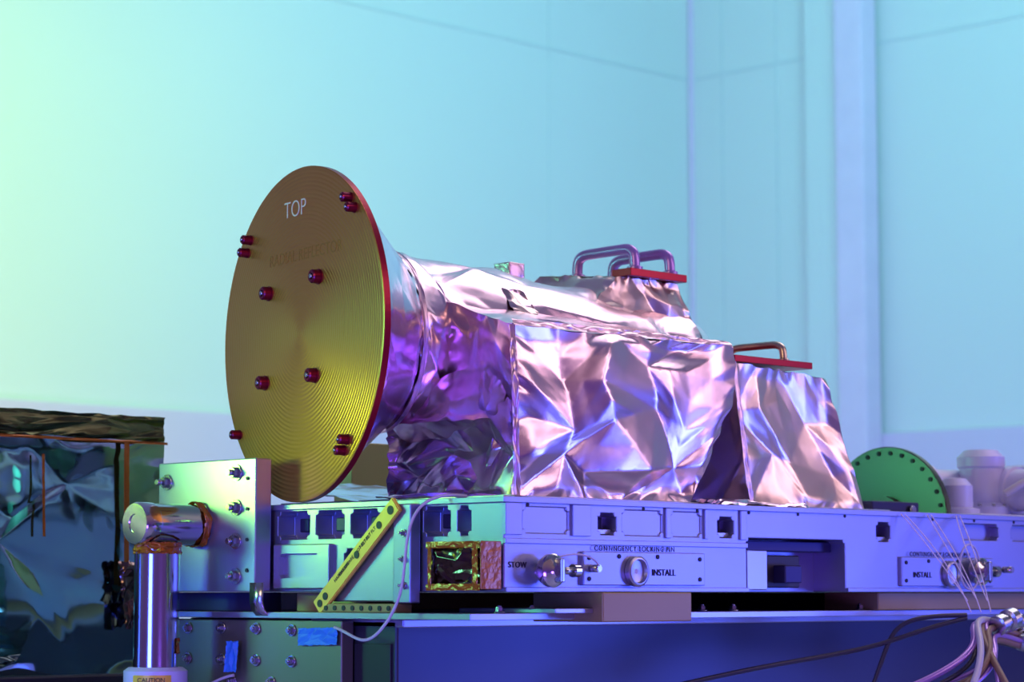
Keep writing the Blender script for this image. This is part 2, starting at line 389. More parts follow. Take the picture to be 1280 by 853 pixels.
box('foot_rail',-0.035,0.0,0.20,0.38,1.168,1.182,'brassblk',sup,0.002)
for k in range(8): cyl('rail_hole_%d'%k,(-0.0365,0.215+k*0.021,1.175),(-0.034,0.215+k*0.021,1.175),0.004,'black',sup,seg=16,bev=0)
tubeb=bmesh.new()
prof=[(-0.05,1.215),(-0.05,1.185),(-0.046,1.172),(-0.036,1.163),(-0.02,1.160)]
prof2=[]
for yy in (0.50,0.53):
    prof2.append([tubeb.verts.new((x,yy,z)) for x,z in prof])
for i in range(len(prof)-1): tubeb.faces.new((prof2[0][i],prof2[0][i+1],prof2[1][i+1],prof2[1][i]))
lip=from_bm(tubeb,'bent_lip','steel',sup,smooth=True); sd=lip.modifiers.new('s','SOLIDIFY'); sd.thickness=0.004
tapeo=empty('blue_tape_strip',(-0.035,0.39,1.13))
f=Foil(); f.quad((-0.035,0.43,1.142),(-0.035,0.335,1.145),(-0.035,0.335,1.118),(-0.035,0.43,1.115),5,3,0.003,3); f.build('tape','bluetape',tapeo)
f=Foil(); f.quad((-0.045,0.60,1.12),(-0.04,0.575,1.12),(-0.045,0.575,1.07),(-0.05,0.60,1.07),3,4,0.003,4); f.build('tape_tail','bluetape',tapeo)
# ------------------------------------------------------------------ yellow brace arm (bolted to the platform end)
br=plat
a=Vector((-0.032,0.20,1.335)); b=Vector((-0.032,0.385,1.174)); d=(b-a).normalized(); L=(b-a).length
w=Vector((1,0,0)).cross(d).normalized()
mw=Matrix.Translation((a+b)/2)@Matrix((( -d.x, w.x,-1,0),( -d.y,w.y,0,0),( -d.z,w.z,0,0),(0,0,0,1)))
bra=empty('yellow_brace_arm',(-0.04,0.3,1.25))
bm=bmesh.new(); bmesh.ops.create_cube(bm,size=1)
for v in bm.verts: v.co=Vector((v.co.x*L,v.co.y*0.027,v.co.z*0.008))
bmesh.ops.bevel(bm,geom=bm.edges[:],offset=0.0015,segments=2,affect='EDGES')
from_bm(bm,'arm_bar','yellow',bra,mw=mw)
n=mw.to_3x3()@Vector((0,0,1))
for k,t in enumerate((0.06,0.20,0.48,0.88,0.95)):
    p=a+d*L*t+ n*0.0042
    cyl('arm_hole_%d'%k,p,p+n*0.0008,0.006 if k else 0.007,'black',bra,seg=24,bev=0)
for k,t in enumerate((0.30,0.36,0.42,0.60,0.66)):
    p=a+d*L*t+n*0.0045+w*0.003
    text('arm_text_%d'%k,'NOT FLT' if k<3 else 'HARDWARE',Matrix.Translation(p)@mw.to_3x3().to_4x4(),0.008,'ink',bra,ext=0.0002)
bm=bmesh.new(); tri=[(0.385,1.185),(0.20,1.185),(0.20,1.325),(0.225,1.325),(0.395,1.20)]
A=[bm.verts.new((-0.009,y,z)) for y,z in tri]; B=[bm.verts.new((-0.022,y,z)) for y,z in tri]
bm.faces.new(A); bm.faces.new(B[::-1])
for i in range(5): bm.faces.new((A[i],A[(i+1)%5],B[(i+1)%5],B[i]))
bmesh.ops.recalc_face_normals(bm,faces=bm.faces[:])
g=from_bm(bm,'gusset','alu',br); bvg=g.modifiers.new('b','BEVEL'); bvg.width=0.002
box('gusset_post',-0.027,-0.0065,0.175,0.215,1.183,1.335,'alu_lt',br,0.002)
for k,z in enumerate((1.21,1.25,1.29)): bolt('post_bolt_%d'%k,(-0.027,0.19,z),(-1,0,0),0.004,br)

# ------------------------------------------------------------------ kapton wrapped box
kb=empty('kapton_wrapped_connector_box',(-0.03,0.08,1.23))
f=Foil()
x0,x1,y0,y1,z0,z1=-0.044,-0.007,0.004,0.112,1.204,1.272
f.quad((x0,y1,z1),(x0,y0,z1),(x0,y0,z0),(x0,y1,z0),4,3,0.005,11)
f.quad((x0,y0,z1),(x1,y0,z1),(x1,y0,z0),(x0,y0,z0),4,3,0.002,12)
f.quad((x1,y1,z1),(x1,y0,z1),(x0,y0,z1),(x0,y1,z1),4,4,0.002,13)
f.quad((x0,y1,z0),(x0,y0,z0),(x1,y0,z0),(x1,y1,z0),4,4,0.002,14)
f.quad((x1,y1,z1),(x0,y1,z1),(x0,y1,z0),(x1,y1,z0),4,3,0.002,14)
f.build('wrapped_body','kapfoil',kb)
def strip(name,pts,wv,m,par,amp=0.0012,n=10,seed=5):
    f=Foil(); wv=Vector(wv); pts=[Vector(p) for p in pts]
    def fn(u,v):
        t=u*(len(pts)-1); i=min(int(t),len(pts)-2); p=pts[i].lerp(pts[i+1],t-i); return p+wv*(v-.5)
    f.panel(fn,n,2,amp,seed,levels=1); return f.build(name,m,par,1)
strip('tape_top',[(x0-.006,y1+.004,z1-.002),(x0-.006,y0-.004,z1-.002)],(0,0,.010),'kapton',kb)
strip('tape_bottom',[(x0-.006,y1+.004,z0+.003),(x0-.006,y0-.004,z0+.003)],(0,0,.010),'kapton',kb)
strip('tape_side_1',[(x0-.0065,y0+.006,z1),(x0-.0065,y0+.006,z0)],(0,.012,0),'kapton',kb)
strip('tape_side_2',[(x0-.0065,y1-.004,z1),(x0-.0065,y1-.004,z0)],(0,.008,0),'kapton',kb)
box('tape_end',x0-.005,x1,y0-.006,y0-.003,z0+.0,z1+.003,'kapton',kb,.001)

# ------------------------------------------------------------------ white cable
cb=empty('white_sensor_cable',(-0.05,0.2,1.2))
tube('cable',[(0.02,0.10,1.345),(-0.01,0.12,1.350),(-0.05,0.137,1.335),(-0.068,0.142,1.28),(-0.068,0.145,1.21),(-0.07,0.165,1.17),(-0.07,0.20,1.135),(-0.06,0.25,1.120),(-0.05,0.30,1.14),(-0.042,0.333,1.145)],0.0024,'cable_w',cb)
tube('cable_2',[(-0.045,0.58,1.065),(-0.05,0.62,1.06),(-0.05,0.7,1.02)],0.0024,'cable_w',cb)

# ------------------------------------------------------------------ trunnion stand
st=empty('trunnion_support_stand',(-0.139,0.677,0)); tb=st
box('face_plate',-0.045,-0.012,0.528,0.79,1.2,1.418,'alu',tb,0.002)
for k,z in enumerate((1.395,1.338,1.283,1.226)):
    bolt('plate_bolt_%d'%k,(-0.045,0.577,z),(-1,0,0),0.009,tb,L=0.02)
for k,z in enumerate((1.385,)):
    bolt('plate_bolt_l%d'%k,(-0.045,0.765,z),(-1,0,0),0.009,tb,L=0.024)
for k in range(4): cyl('plate_dowel_%d'%k,(-0.0455,0.548,1.385-k*0.05),(-0.0475,0.548,1.385-k*0.05),0.003,'ink',tb,seg=12,bev=0)
lathe('trunnion_pin',[(0.030,0),(0.034,0.004),(0.034,0.100),(0.0355,0.102),(0.0355,0.128),(0.033,0.132),(0.016,0.132),(0.015,0.130),(0,0.130)],(-0.045,0.677,1.311),(-1,0.677,1.311),'chrome',tb)
f=Foil()
def ring(u,v):
    an=2*math.pi*u; rr=0.037+0.002*math.sin(5*an); return Vector((-0.047-0.014*v,0.677+rr*math.cos(an),1.311+rr*math.sin(an)))
f.panel(ring,16,3,0.003,21); f.build('kapton_ring','kapton',tb)
PX=-0.130
lathe('post',[(0.037,0),(0.037,0.225),(0.034,0.229),(0,0.229)],(PX,0.677,1.05),(PX,0.677,3),'chrome',st)
lathe('post_collar',[(0.048,0),(0.048,1.02),(0.052,1.022),(0.052,1.072),(0.044,1.078),(0.037,1.078)],(PX,0.677,0.0),(PX,0.677,3),'white',st)
lathe('post_base',[(0.085,0),(0.085,0.015),(0.06,0.03),(0.05,0.06)],(PX,0.677,0.0),(PX,0.677,3),'beam',st)
def wrap(rr,a0,a1,z0,z1): 
    return lambda u,v: Vector((PX+rr*math.cos(a0+(a1-a0)*u),0.677+rr*math.sin(a0+(a1-a0)*u),z0+(z1-z0)*v))
f=Foil(); f.panel(wrap(0.0525,math.radians(190),math.radians(262),1.03,1.066),8,1,0.0,2,levels=0); f.build('caution_label','yellow',st,1)
p=Vector((PX,0.677,1.058))+Vector((math.cos(math.radians(226)),math.sin(math.radians(226)),0))*0.0534
mwl=Matrix.Translation(p)@Matrix.Rotation(math.radians(226-270),4,'Z')@FR
text('caution_text','CAUTION',mwl,0.010,'ink',st,ext=0.0002)
f=Foil(); f.panel(wrap(0.039,math.radians(150),math.radians(330),1.262,1.281),12,3,0.004,22); f.build('kapton_patch','kapton',st)
f=Foil(); f.panel(wrap(0.039,math.radians(290),math.radians(400),1.10,1.125),6,3,0.003,23); f.build('kapton_patch_low','kapton',st)

# ------------------------------------------------------------------ instrument
ins=empty('foil_wrapped_instrument',(0.4,0.45,1.34))
dc=Vector((0.010,0.486,1.6225)); RAD=0.277
n=Vector((-.9786,.2079,0)); u=Vector((-.2079,-.9786,0)); z=Vector((0,0,1))
DM=Matrix(((u.x,0,n.x,dc.x),(u.y,0,n.y,dc.y),(u.z,1,n.z,dc.z),(0,0,0,1)))
def disc_part(name,prof,m,seg=160):
    bm=bmesh.new(); rings=[]
    for r,t in prof: rings.append([bm.verts.new((r*math.cos(2*math.pi*i/seg),r*math.sin(2*math.pi*i/seg),t)) for i in range(seg)])
    for k in range(len(rings)-1):
        for i in range(seg): bm.faces.new((rings[k][i],rings[k][(i+1)%seg],rings[k+1][(i+1)%seg],rings[k+1][i]))
    bm.faces.new(rings[0][::-1]); bm.faces.new(rings[-1]); bmesh.ops.recalc_face_normals(bm,faces=bm.faces[:])
    return from_bm(bm,name,m,ins,mw=DM)
disc_part('disc_cover',[(RAD,-0.0015),(RAD,-0.0008),(RAD-0.002,0.0)],'disc')
o=disc_part('disc_red_rim',[(RAD-0.004,-0.0135),(RAD,-0.012),(RAD,-0.0016)],'red')
def L2(a,b,c=0): return DM@Vector((a*RAD,b*RAD,c))
studs=[(.60,.735,0),(.655,.67,0),(-.66,.64,0),(-.70,.565,0),(-.40,.28,1),(.23,.316,1),(-.44,-.263,1),(.19,-.263,1),(-.78,-.56,0),(.585,-.66,0),(.545,-.72,0)]
for k,(a,b,big) in enumerate(studs):
    r=0.0115 if big else 0.0080; h=0.016 if big else 0.018
    lathe('stud_%d'%k,[(r*1.1,0),(r*1.1,0.003),(r,0.003),(r,h-0.002),(r-0.002,h),(r*0.5,h),(r*0.45,h-0.004),(0,h-0.004)],L2(a,b,-0.001),L2(a,b,1),'stud',ins,32)
    cyl('stud_tip_%d'%k,L2(a,b,h-0.004),L2(a,b,h+0.001),r*0.32,'steel',ins,seg=16,bev=0.0004)
text('text_top','TOP',DM@Matrix.Translation((-0.02,0.755*RAD,0.0006)),0.040,'ivory',ins,ext=0.0003,bold=-0.0006)
gm=mat('faint_engraving',(0.56,0.21,0.05),0.85,0.38); M['faint']=gm
text('text_engraved','RADIAL REFLECTOR',DM@Matrix.Translation((0.015,0.47*RAD,0.0002)),0.028,'faint',ins,ext=0.0002)
back=dc-n*0.0135
c1=Vector((0.146,0.450,1.618))
def ringpt(c,r,yaw,an):
    uu=Vector((-math.sin(math.radians(yaw)),-math.cos(math.radians(yaw)),0))
    return c+uu*(r*math.cos(an))+Vector((0,0,1))*(r*math.sin(an))
def loft(rings):
    def fn(u,v):
        t=v*(len(rings)-1); i=min(int(t),len(rings)-2); k=t-i; A=rings[i];B=rings[i+1]
        c=A[0].lerp(B[0],k); r=A[1]*(1-k)+B[1]*k; y=A[2]*(1-k)+B[2]*k
        return ringpt(c,r,y,2*math.pi*u)
    return fn
f=Foil(); f.panel(loft([(back,0.262,12),(c1,0.150,12)]),18,2,0.004,31,levels=2,jit=.15,edgecrease=.9); f.build('cone_foil','foil_smooth',ins)
V=Vector
rings=[(c1,0.150,12),(V((0.20,0.446,1.618)),0.146,9),(V((0.34,0.45,1.614)),0.146,3),(V((0.52,0.455,1.612)),0.142,0),(V((0.72,0.46,1.610)),0.138,0),(V((0.86,0.46,1.606)),0.132,0)]
f=Foil(); f.panel(loft(rings),13,8,0.009,33); 
f.panel(loft([rings[-1],(V((0.915,0.46,1.600)),0.112,0),(V((0.945,0.46,1.596)),0.06,0),(V((0.95,0.46,1.596)),0.005,0)]),13,3,0.005,34)
f.build('barrel_foil','foil',ins)
def hoop(name,c,r,yaw,w,m,seed,a0=0,a1=1,amp=0.0015):
    ax=Vector((math.cos(math.radians(yaw)),-math.sin(math.radians(yaw)),0))
    f=Foil(); f.panel(lambda u,v: ringpt(c+ax*w*(v-.5),r,yaw,2*math.pi*(a0+(a1-a0)*u)),28,2,amp,seed,levels=1); return f.build(name,m,ins,1)
hoop('seam_collar',c1+V((0.006,0,0)),0.1545,12,0.009,'tape',41)

# lower pedestal (left)
f=Foil()
a=V((0.165,0.44,1.49));b=V((0.175,0.15,1.52));c=V((0.16,0.13,1.342));d=V((0.165,0.44,1.342))
f.quad(a,b,c,d,5,4,0.018,51)
f.quad(b,V((0.30,0.13,1.52)),V((0.30,0.12,1.342)),c,3,4,0.008,52)
f.quad(V((0.60,0.46,1.46)),a,d,V((0.60,0.46,1.342)),5,4,0.01,53)
f.build('pedestal_foil','foil_smooth',ins)
f=Foil()
a=V((0.175,0.40,1.53));b=V((0.150,0.135,1.585));c=V((0.150,0.15,1.475));d=V((0.150,0.42,1.475))
f.quad(a,b,c,d,4,2,0.008,55,bulge=.004); f.quad(d,c,V((0.20,0.17,1.44)),V((0.19,0.42,1.44)),4,1,0.006,56)
f.build('saddle_foil','foil',ins)
# main front box
f=Foil()
X0,X1=0.132,0.675; Yf=0.115; zt=1.618; zm=1.525
A=V((X0,Yf,zt));B=V((X1,Yf+.01,zt+.004));D=V((X0-.002,Yf-.005,zm))
F=V((X0+.01,Yf,1.344)); 
def front(u,v):
    xr=X1 if v<.34 else X1-(v-.34)/.66*0.12
    x=X0+(xr-X0)*u; zz=zt+.004*u+(1.344-zt)*v
    bul=0.018*math.sin(math.pi*min(1,v))*math.sin(math.pi*u)**.5
    return V((x,Yf-bul,zz))
f.panel(front,5,4,0.019,68,edge=.22,dec=.22,jit=.38)
A2=V((X0+.05,0.345,zt+.068));B2=V((X1,0.34,zt+.05))
f.quad(A2,B2,B,A,5,3,0.007,63,edge=.25)
f.quad(A2,A,F,V((X0+.06,0.33,1.344)),3,4,0.011,65,edge=.25)
f.quad(B,B2,V((0.60,0.34,1.344)),V((0.555,Yf,1.344)),3,4,0.008,67)
f.build('front_box_foil','foil',ins)
strip('tape_seam_left',[A+V((-.004,-.004,0)),D+V((-.004,-.008,0)),F+V((-.004,-.005,0))],(.010,-.004,0),'tape',ins,0.003,14,71)
strip('tape_seam_top',[A+V((0,-.002,.004)),A.lerp(B,.5)+V((0,-.004,.006)),B+V((0,-.004,.004))],(0,0.006,.010),'tape',ins,0.003,20,70)
f=Foil(); f.quad(V((0.335,0.345,1.715)),V((0.385,0.345,1.715)),V((0.395,0.290,1.648)),V((0.33,0.290,1.648)),2,3,0.009,72); f.build('flap_foil','foil_warm',ins)
# recess between boxes
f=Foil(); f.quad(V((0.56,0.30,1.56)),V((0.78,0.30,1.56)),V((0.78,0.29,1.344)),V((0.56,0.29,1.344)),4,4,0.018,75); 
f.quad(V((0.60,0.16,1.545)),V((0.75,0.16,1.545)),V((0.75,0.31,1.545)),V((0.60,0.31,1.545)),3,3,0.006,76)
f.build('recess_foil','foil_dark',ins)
# rear box
f=Foil(); T=1.600
a=V((0.705,0.145,T));b=V((0.985,0.155,T-.012));c=V((1.065,0.13,1.344));d=V((0.735,0.13,1.344))
a2=V((0.705,0.42,T));b2=V((0.985,0.42,T-.012));c2=V((1.065,0.44,1.344));d2=V((0.735,0.44,1.344))
f.quad(a,b,c,d,4,3,0.013,81,bulge=0.008,edge=.25,dec=.24)
f.quad(a2,a,d,d2,4,3,0.010,82,edge=.25); f.quad(b,b2,c2,c,4,3,0.010,83,edge=.25); f.quad(a2,b2,b,a,4,4,0.004,84); f.quad(b2,a2,d2,c2,4,3,0.006,85)
f.build('rear_box_foil','foil_warm',ins)
strip('rear_tape',[a+V((-.002,-.006,0)),d+V((-.002,-.006,0))],(.012,0,0),'tape',ins,0.002,10,86)
# upper hump under lifting plate
f=Foil()
a=V((0.67,0.385,1.770));b=V((0.835,0.385,1.770));a2=V((0.64,0.55,1.782));b2=V((0.835,0.55,1.782))
la=V((0.57,0.37,1.69));lb=V((0.87,0.37,1.69));la2=V((0.54,0.58,1.69));lb2=V((0.88,0.58,1.69))
f.quad(a2,b2,b,a,3,3,0.004,91); f.quad(a,b,lb,la,4,2,0.009,92); f.quad(a2,a,la,la2,3,2,0.012,93); f.quad(b,b2,lb2,lb,3,2,0.005,94); f.quad(b2,a2,la2,lb2,4,2,0.005,95)
f.build('upper_hump_foil','foil_warm',ins)
def handle(name,p0,p1,h,r,m,lean=(0,0,0)):
    p0=V(p0);p1=V(p1);up=V((0,0,h))+V(lean); k=0.018
    dd=(p1-p0).normalized()
    pts=[p0,p0+up*.6,p0+up*.85+dd*k*.2,p0+up+dd*k,p0+up+dd*k*2,p1+up-dd*k*2,p1+up-dd*k,p1+up*.85-dd*k*.2,p1+up*.6,p1]
    tube(name,pts,r,m,ins)
    for i,q in enumerate((p0,p1)): lathe(name+'_boss_%d'%i,[(r*1.5,0),(r*1.5,0.006),(r,0.008)],q,q+V((0,0,1)),m,ins,24)
box('lifting_plate_upper',0.690,0.845,0.368,0.415,1.772,1.786,'red',ins,0.001)
handle('lift_handle_1',(0.725,0.535,1.784),(0.725,0.39,1.786),0.042,0.010,'handle2')
handle('lift_handle_2',(0.822,0.535,1.784),(0.822,0.39,1.786),0.042,0.010,'handle2')
box('lifting_plate_rear',0.725,0.945,0.155,0.34,1.603,1.615,'red',ins,0.001)
handle('lift_handle_3',(0.905,0.32,1.615),(0.905,0.19,1.615),0.034,0.007,'handle')
f=Foil()
def cubef(f,x0,x1,y0,y1,z0,z1,n,amp,s):
    P=lambda x,y,z:V((x,y,z))
    f.quad(P(x0,y1,z1),P(x1,y1,z1),P(x1,y0,z1),P(x0,y0,z1),n,n,amp,s); f.quad(P(x0,y0,z1),P(x1,y0,z1),P(x1,y0,z0),P(x0,y0,z0),n,n,amp,s+1)
    f.quad(P(x0,y1,z1),P(x0,y0,z1),P(x0,y0,z0),P(x0,y1,z0),n,n,amp,s+2); f.quad(P(x1,y0,z1),P(x1,y1,z1),P(x1,y1,z0),P(x1,y0,z0),n,n,amp,s+3)
    f.quad(P(x1,y1,z1),P(x0,y1,z1),P(x0,y1,z0),P(x1,y1,z0),n,n,amp,s+4)
cubef(f,0.450,0.488,0.440,0.478,1.740,1.780,2,0.0015,101); f.build('sensor_block','tape',ins,1)
f=Foil()
for k,(x0,x1,y0,y1,h) in enumerate(((0.08,0.5,0.42,0.66,0.045),(0.56,0.80,0.05,0.14,0.012),(0.10,0.14,0.08,0.4,0.01))):
    f.quad(V((x0,y1,1.344+h)),V((x1,y1,1.344+h)),V((x1,y0,1.346)),V((x0,y0,1.346)),5,4,0.008,110+k)
f.build('base_skirt_foil','foil_smooth',ins)
box('base_plate',0.10,1.10,0.10,0.64,1.3425,1.350,'alu',ins,0.001)
box('tan_base_rail',0.40,0.66,0.80,0.85,1.3425,1.475,'tan',ins,0.002)
# ------------------------------------------------------------------ flange disc on right
fl=empty('bolted_flange_disc',(1.48,0.36,1.34))
FX,FY,FZ=1.476,0.376,1.343
lathe('flange',[(0.150,0),(0.150,0.012),(0.148,0.014),(0.05,0.014),(0.05,0.03),(0,0.03)],(FX,FY,FZ),(0,FY,FZ),'flange',fl,96,zmin=1.3425)
for k in range(30):
    an=2*math.pi*k/30
    if math.sin(an)>0.05:
        p=V((FX-.015,FY+0.137*math.cos(an),FZ+0.137*math.sin(an))); cyl('flange_hole_%d'%k,p,p-V((0.002,0,0)),0.0045,'black',fl,seg=14,bev=0)
box('flange_bracket',1.18,1.33,0.20,0.30,1.3425,1.372,'alu_dk',fl,0.003)
cyl('flange_bracket_bolt',(1.30,0.198,1.357),(1.30,0.19,1.357),0.008,'steel',fl)
# ------------------------------------------------------------------ white actuator on right
ac=empty('white_robotic_actuator',(1.8,0.4,1.34))
lathe('housing_main',[(0.03,0),(0.045,0.004),(0.052,0.02),(0.052,0.10),(0.062,0.105),(0.062,0.125),(0.050,0.13),(0.050,0.24),(0.06,0.245),(0.06,0.26),(0.04,0.27)],(1.55,0.46,1.405),(1.91,0.36,1.41),'white',ac,48)
lathe('housing_vertical',[(0.06,0),(0.06,0.02),(0.045,0.03),(0.045,0.10),(0.05,0.105),(0.05,0.125),(0.035,0.14),(0,0.142)],(1.75,0.34,1.356),(1.75,0.34,2),'white',ac,48)
lathe('housing_cross',[(0.0,0),(0.035,0.003),(0.044,0.02),(0.044,0.07),(0.05,0.072),(0.05,0.09),(0.03,0.1)],(1.79,0.21,1.410),(1.81,0.5,1.415),'white',ac,48)
lathe('housing_small',[(0.05,0),(0.05,0.012),(0.036,0.016),(0.036,0.06),(0.022,0.075),(0,0.077)],(1.61,0.31,1.356),(1.61,0.31,2),'white',ac,40)
box('housing_block',1.88,2.05,0.22,0.42,1.356,1.47,'white',ac,0.015)
box('housing_base',1.54,2.1,0.2,0.56,1.3425,1.356,'white',ac,0.004)
tube('actuator_hose',[(1.7,0.25,1.40),(1.76,0.2,1.45),(1.85,0.18,1.47),(1.95,0.2,1.45)],0.008,'cable_w',ac)
for k in range(12):
    an=2*math.pi*k/12; p=V((1.75+0.056*math.cos(an),0.34+0.056*math.sin(an),1.376)); cyl('cap_bolt_%d'%k,p,p+V((0,0,0.006)),0.004,'steel',ac,seg=10,bev=0)

# ------------------------------------------------------------------ cable bundle at right
wb=empty('cable_harness_bundle',(1.2,-0.05,1.15))
tie=[(0.98,1.338),(1.06,1.338),(1.15,1.338)]
knot=V((1.02,-0.14,1.165))
for k,(x,zz) in enumerate(tie):
    tube('tie_string_%d'%k,[(x,-0.009,zz),(x*.6+knot.x*.4,-0.06,1.28),tuple(knot+V((0.03*k-.03,0,0.02)))],0.0010,'string',plat)
    tube('tie_string_b%d'%k,[(x+0.012,-0.009,zz),(x*.5+knot.x*.5+.02,-0.09,1.25),tuple(knot+V((0.03*k-.02,0,0.0)))],0.0010,'string',plat)
rr=random.Random(5)
for k in range(10):
    m=['cable_b','handle2','cable_w','cable_k','cable_b','handle2','handle2','cable_k','cable_b','handle2'][k]
    o=V((rr.uniform(-.025,.025),rr.uniform(-.02,.02),rr.uniform(-.02,.02)))
    tube('harness_%d'%k,[tuple(V((0.92-.014*k,-0.27+0.02*k,1.03))+o),tuple(V((0.96,-0.21,1.08))+o),tuple(knot+o*0.8-V((0,0,.03))),tuple(V((1.08,-0.13,1.140))+o),tuple(V((1.22,-0.11,1.11))+o),tuple(V((1.4,-0.11,1.05+.01*k))+o)],0.0042 if k%2 else 0.006,m,wb)
tube('cable_loop',[(1.0,-.13,1.155),(0.93,-0.10,1.14),(0.86,-0.06,1.11),(0.76,0.0,1.09),(0.6,0.05,1.07),(0.45,0.10,1.04)],0.004,'cable_k',wb)
tube('cable_loop2',[(1.0,-.13,1.16),(0.93,-0.10,1.16),(0.88,-0.06,1.15),(0.86,-0.06,1.10),(0.83,-0.05,1.03)],0.004,'cable_k',wb)
tube('ring_loop',[(1.16+0.035*math.cos(t*math.pi/4),-0.03,1.245+0.045*math.sin(t*math.pi/4)) for t in range(8)],0.0018,'cable_w',plat,cyclic=True)
lathe('connector_shell',[(0.012,0),(0.018,0.003),(0.018,0.02),(0.014,0.022),(0.014,0.035),(0.02,0.038),(0.02,0.055),(0.012,0.057)],(1.06,-0.15,1.14),(1.14,-0.15,1.16),'steel',wb,32)
for k in range(3):
    lathe('connector_%d'%k,[(0.010,0),(0.015,0.003),(0.015,0.016),(0.012,0.018),(0.012,0.03),(0.017,0.033),(0.017,0.045),(0.009,0.047)],(1.13+.02*k,-0.12-.02*k,1.14-.03*k),(1.25+.02*k,-0.12,1.16-.03*k),'steel',wb,32)
knob(1.20,1.237,plat,'b')

# ------------------------------------------------------------------ film wrapped enclosure on the left
en=empty('film_wrapped_enclosure',(0.0,1.4,1.0))
ex0,ex1,ey0,ey1,ez0,ez1=-0.75,0.245,1.165,1.75,1.05,1.530
f=Foil()
f.quad(V((ex0,ey0,ez1)),V((ex1,ey0,ez1)),V((ex1,ey0,ez1-.045)),V((ex0,ey0,ez1-.045)),10,2,0.007,201)
f.quad(V((ex0,ey1,ez1)),V((ex1,ey1,ez1)),V((ex1,ey0,ez1)),V((ex0,ey0,ez1)),10,6,0.006,202)
f.quad(V((ex1,ey0,ez1)),V((ex1,ey1,ez1)),V((ex1,ey1,ez1-.045)),V((ex1,ey0,ez1-.045)),6,2,0.005,203)
f.quad(V((ex0,ey1,ez1)),V((ex0,ey0,ez1)),V((ex0,ey0,ez1-.045)),V((ex0,ey1,ez1-.045)),6,2,0.005,203)
f.build('top_wrap','olivefoil',en)
f=Foil()
f.quad(V((ex0,ey0,ez1-.045)),V((ex1,ey0,ez1-.045)),V((ex1,ey0,ez0)),V((ex0,ey0,ez0)),6,4,0.008,211)
f.quad(V((ex0,ey1,ez1-.045)),V((ex0,ey0,ez1-.045)),V((ex0,ey0,ez0)),V((ex0,ey1,ez0)),6,4,0.006,212)
f.quad(V((ex1,ey0,ez1-.045)),V((ex1,ey1,ez1-.045)),V((ex1,ey1,ez0)),V((ex1,ey0,ez0)),6,4,0.006,213)
f.build('side_film','film',en)
for k,(x,y) in enumerate(((ex0,ey0),(ex1-.02,ey0+.004),(ex0,ey1-.04),(ex1-.02,ey1-.04))): box('frame_post_%d'%k,x,x+.02,y+.006,y+.026,ez0,ez1-.01,'plate_olive',en,0.001)
strip('amber_tape_1',[(0.150,ey0-.012,ez1-.05),(0.155,ey0-.012,ez0+.15)],(.012,0,0),'kapton',en)
strip('amber_tape_2',[(ex0,ey0-.012,ez1-.05),(ex1,ey0-.012,ez1-.05)],(0,0,.005),'kapton',en,n=24)
strip('amber_tape_5',[(-0.035,ey0-.013,1.45),(-0.03,ey0-.013,1.30)],(.006,0,0),'kapton',en)
f=Foil(); f.quad(V((0.13,ey0-.02,1.26)),V((0.195,ey0-.03,1.25)),V((0.185,ey0-.02,1.14)),V((0.14,ey0-.03,1.13)),3,4,0.012,220); f.build('amber_patch','kapfoil',en)
box('back_panel',ex0+.03,ex1-.03,ey1-.05,ey1-.03,ez0,ez1-.02,'plate_olive',en,0.002)
box('inner_rack',0.02,0.13,1.46,1.60,ez0+.02,1.34,'teal',en,0.006)
box('inner_cabinet',-0.35,-0.03,1.40,1.60,ez0+.02,1.22,'teal',en,0.006)
cyl('inner_column',(0.035,1.34,ez0+.02),(0.035,1.34,1.47),0.020,'teal',en)
cyl('inner_column_2',(-0.06,1.38,ez0+.02),(-0.06,1.38,1.44),0.012,'teal',en)
lathe('inner_lens',[(0.03,0),(0.035,0.004),(0.035,0.06),(0.02,0.062),(0,0.05)],(0.13,1.40,1.34),(0.12,0.9,1.34),'chrome',en)
f=Foil(); f.quad(V((ex0+.03,1.38,1.19)),V((0.13,1.38,1.18)),V((0.15,1.19,1.075)),V((ex0+.03,1.19,1.075)),9,4,0.014,222); f.build('inner_glint_sheet','foil_dark',en)  # glossy sheet added to give the enclosure reflective highlights
box('enclosure_base',ex0-.02,ex1+.02,ey0-.03,ey1+.02,1.0,1.05,'black',en,0.004)
cart=empty('equipment_cart',(-0.25,1.45,0))
box('cart_top',ex0-.05,ex1+.03,ey0-.05,ey1+.05,0.96,0.999,'beam',cart,0.004)
for k,(x,y) in enumerate(((ex0,ey0),(ex1-.05,ey0),(ex0,ey1-.05),(ex1-.05,ey1-.05))):
    box('cart_leg_%d'%k,x,x+.05,y,y+.05,0.08,0.96,'beam',cart,0.003)
    cyl('cart_wheel_%d'%k,(x+.01,y+.025,0.04),(x+.04,y+.025,0.04),0.04,'black',cart)
box('cart_shelf',ex0,ex1,ey0,ey1,0.3,0.33,'beam',cart,0.003)

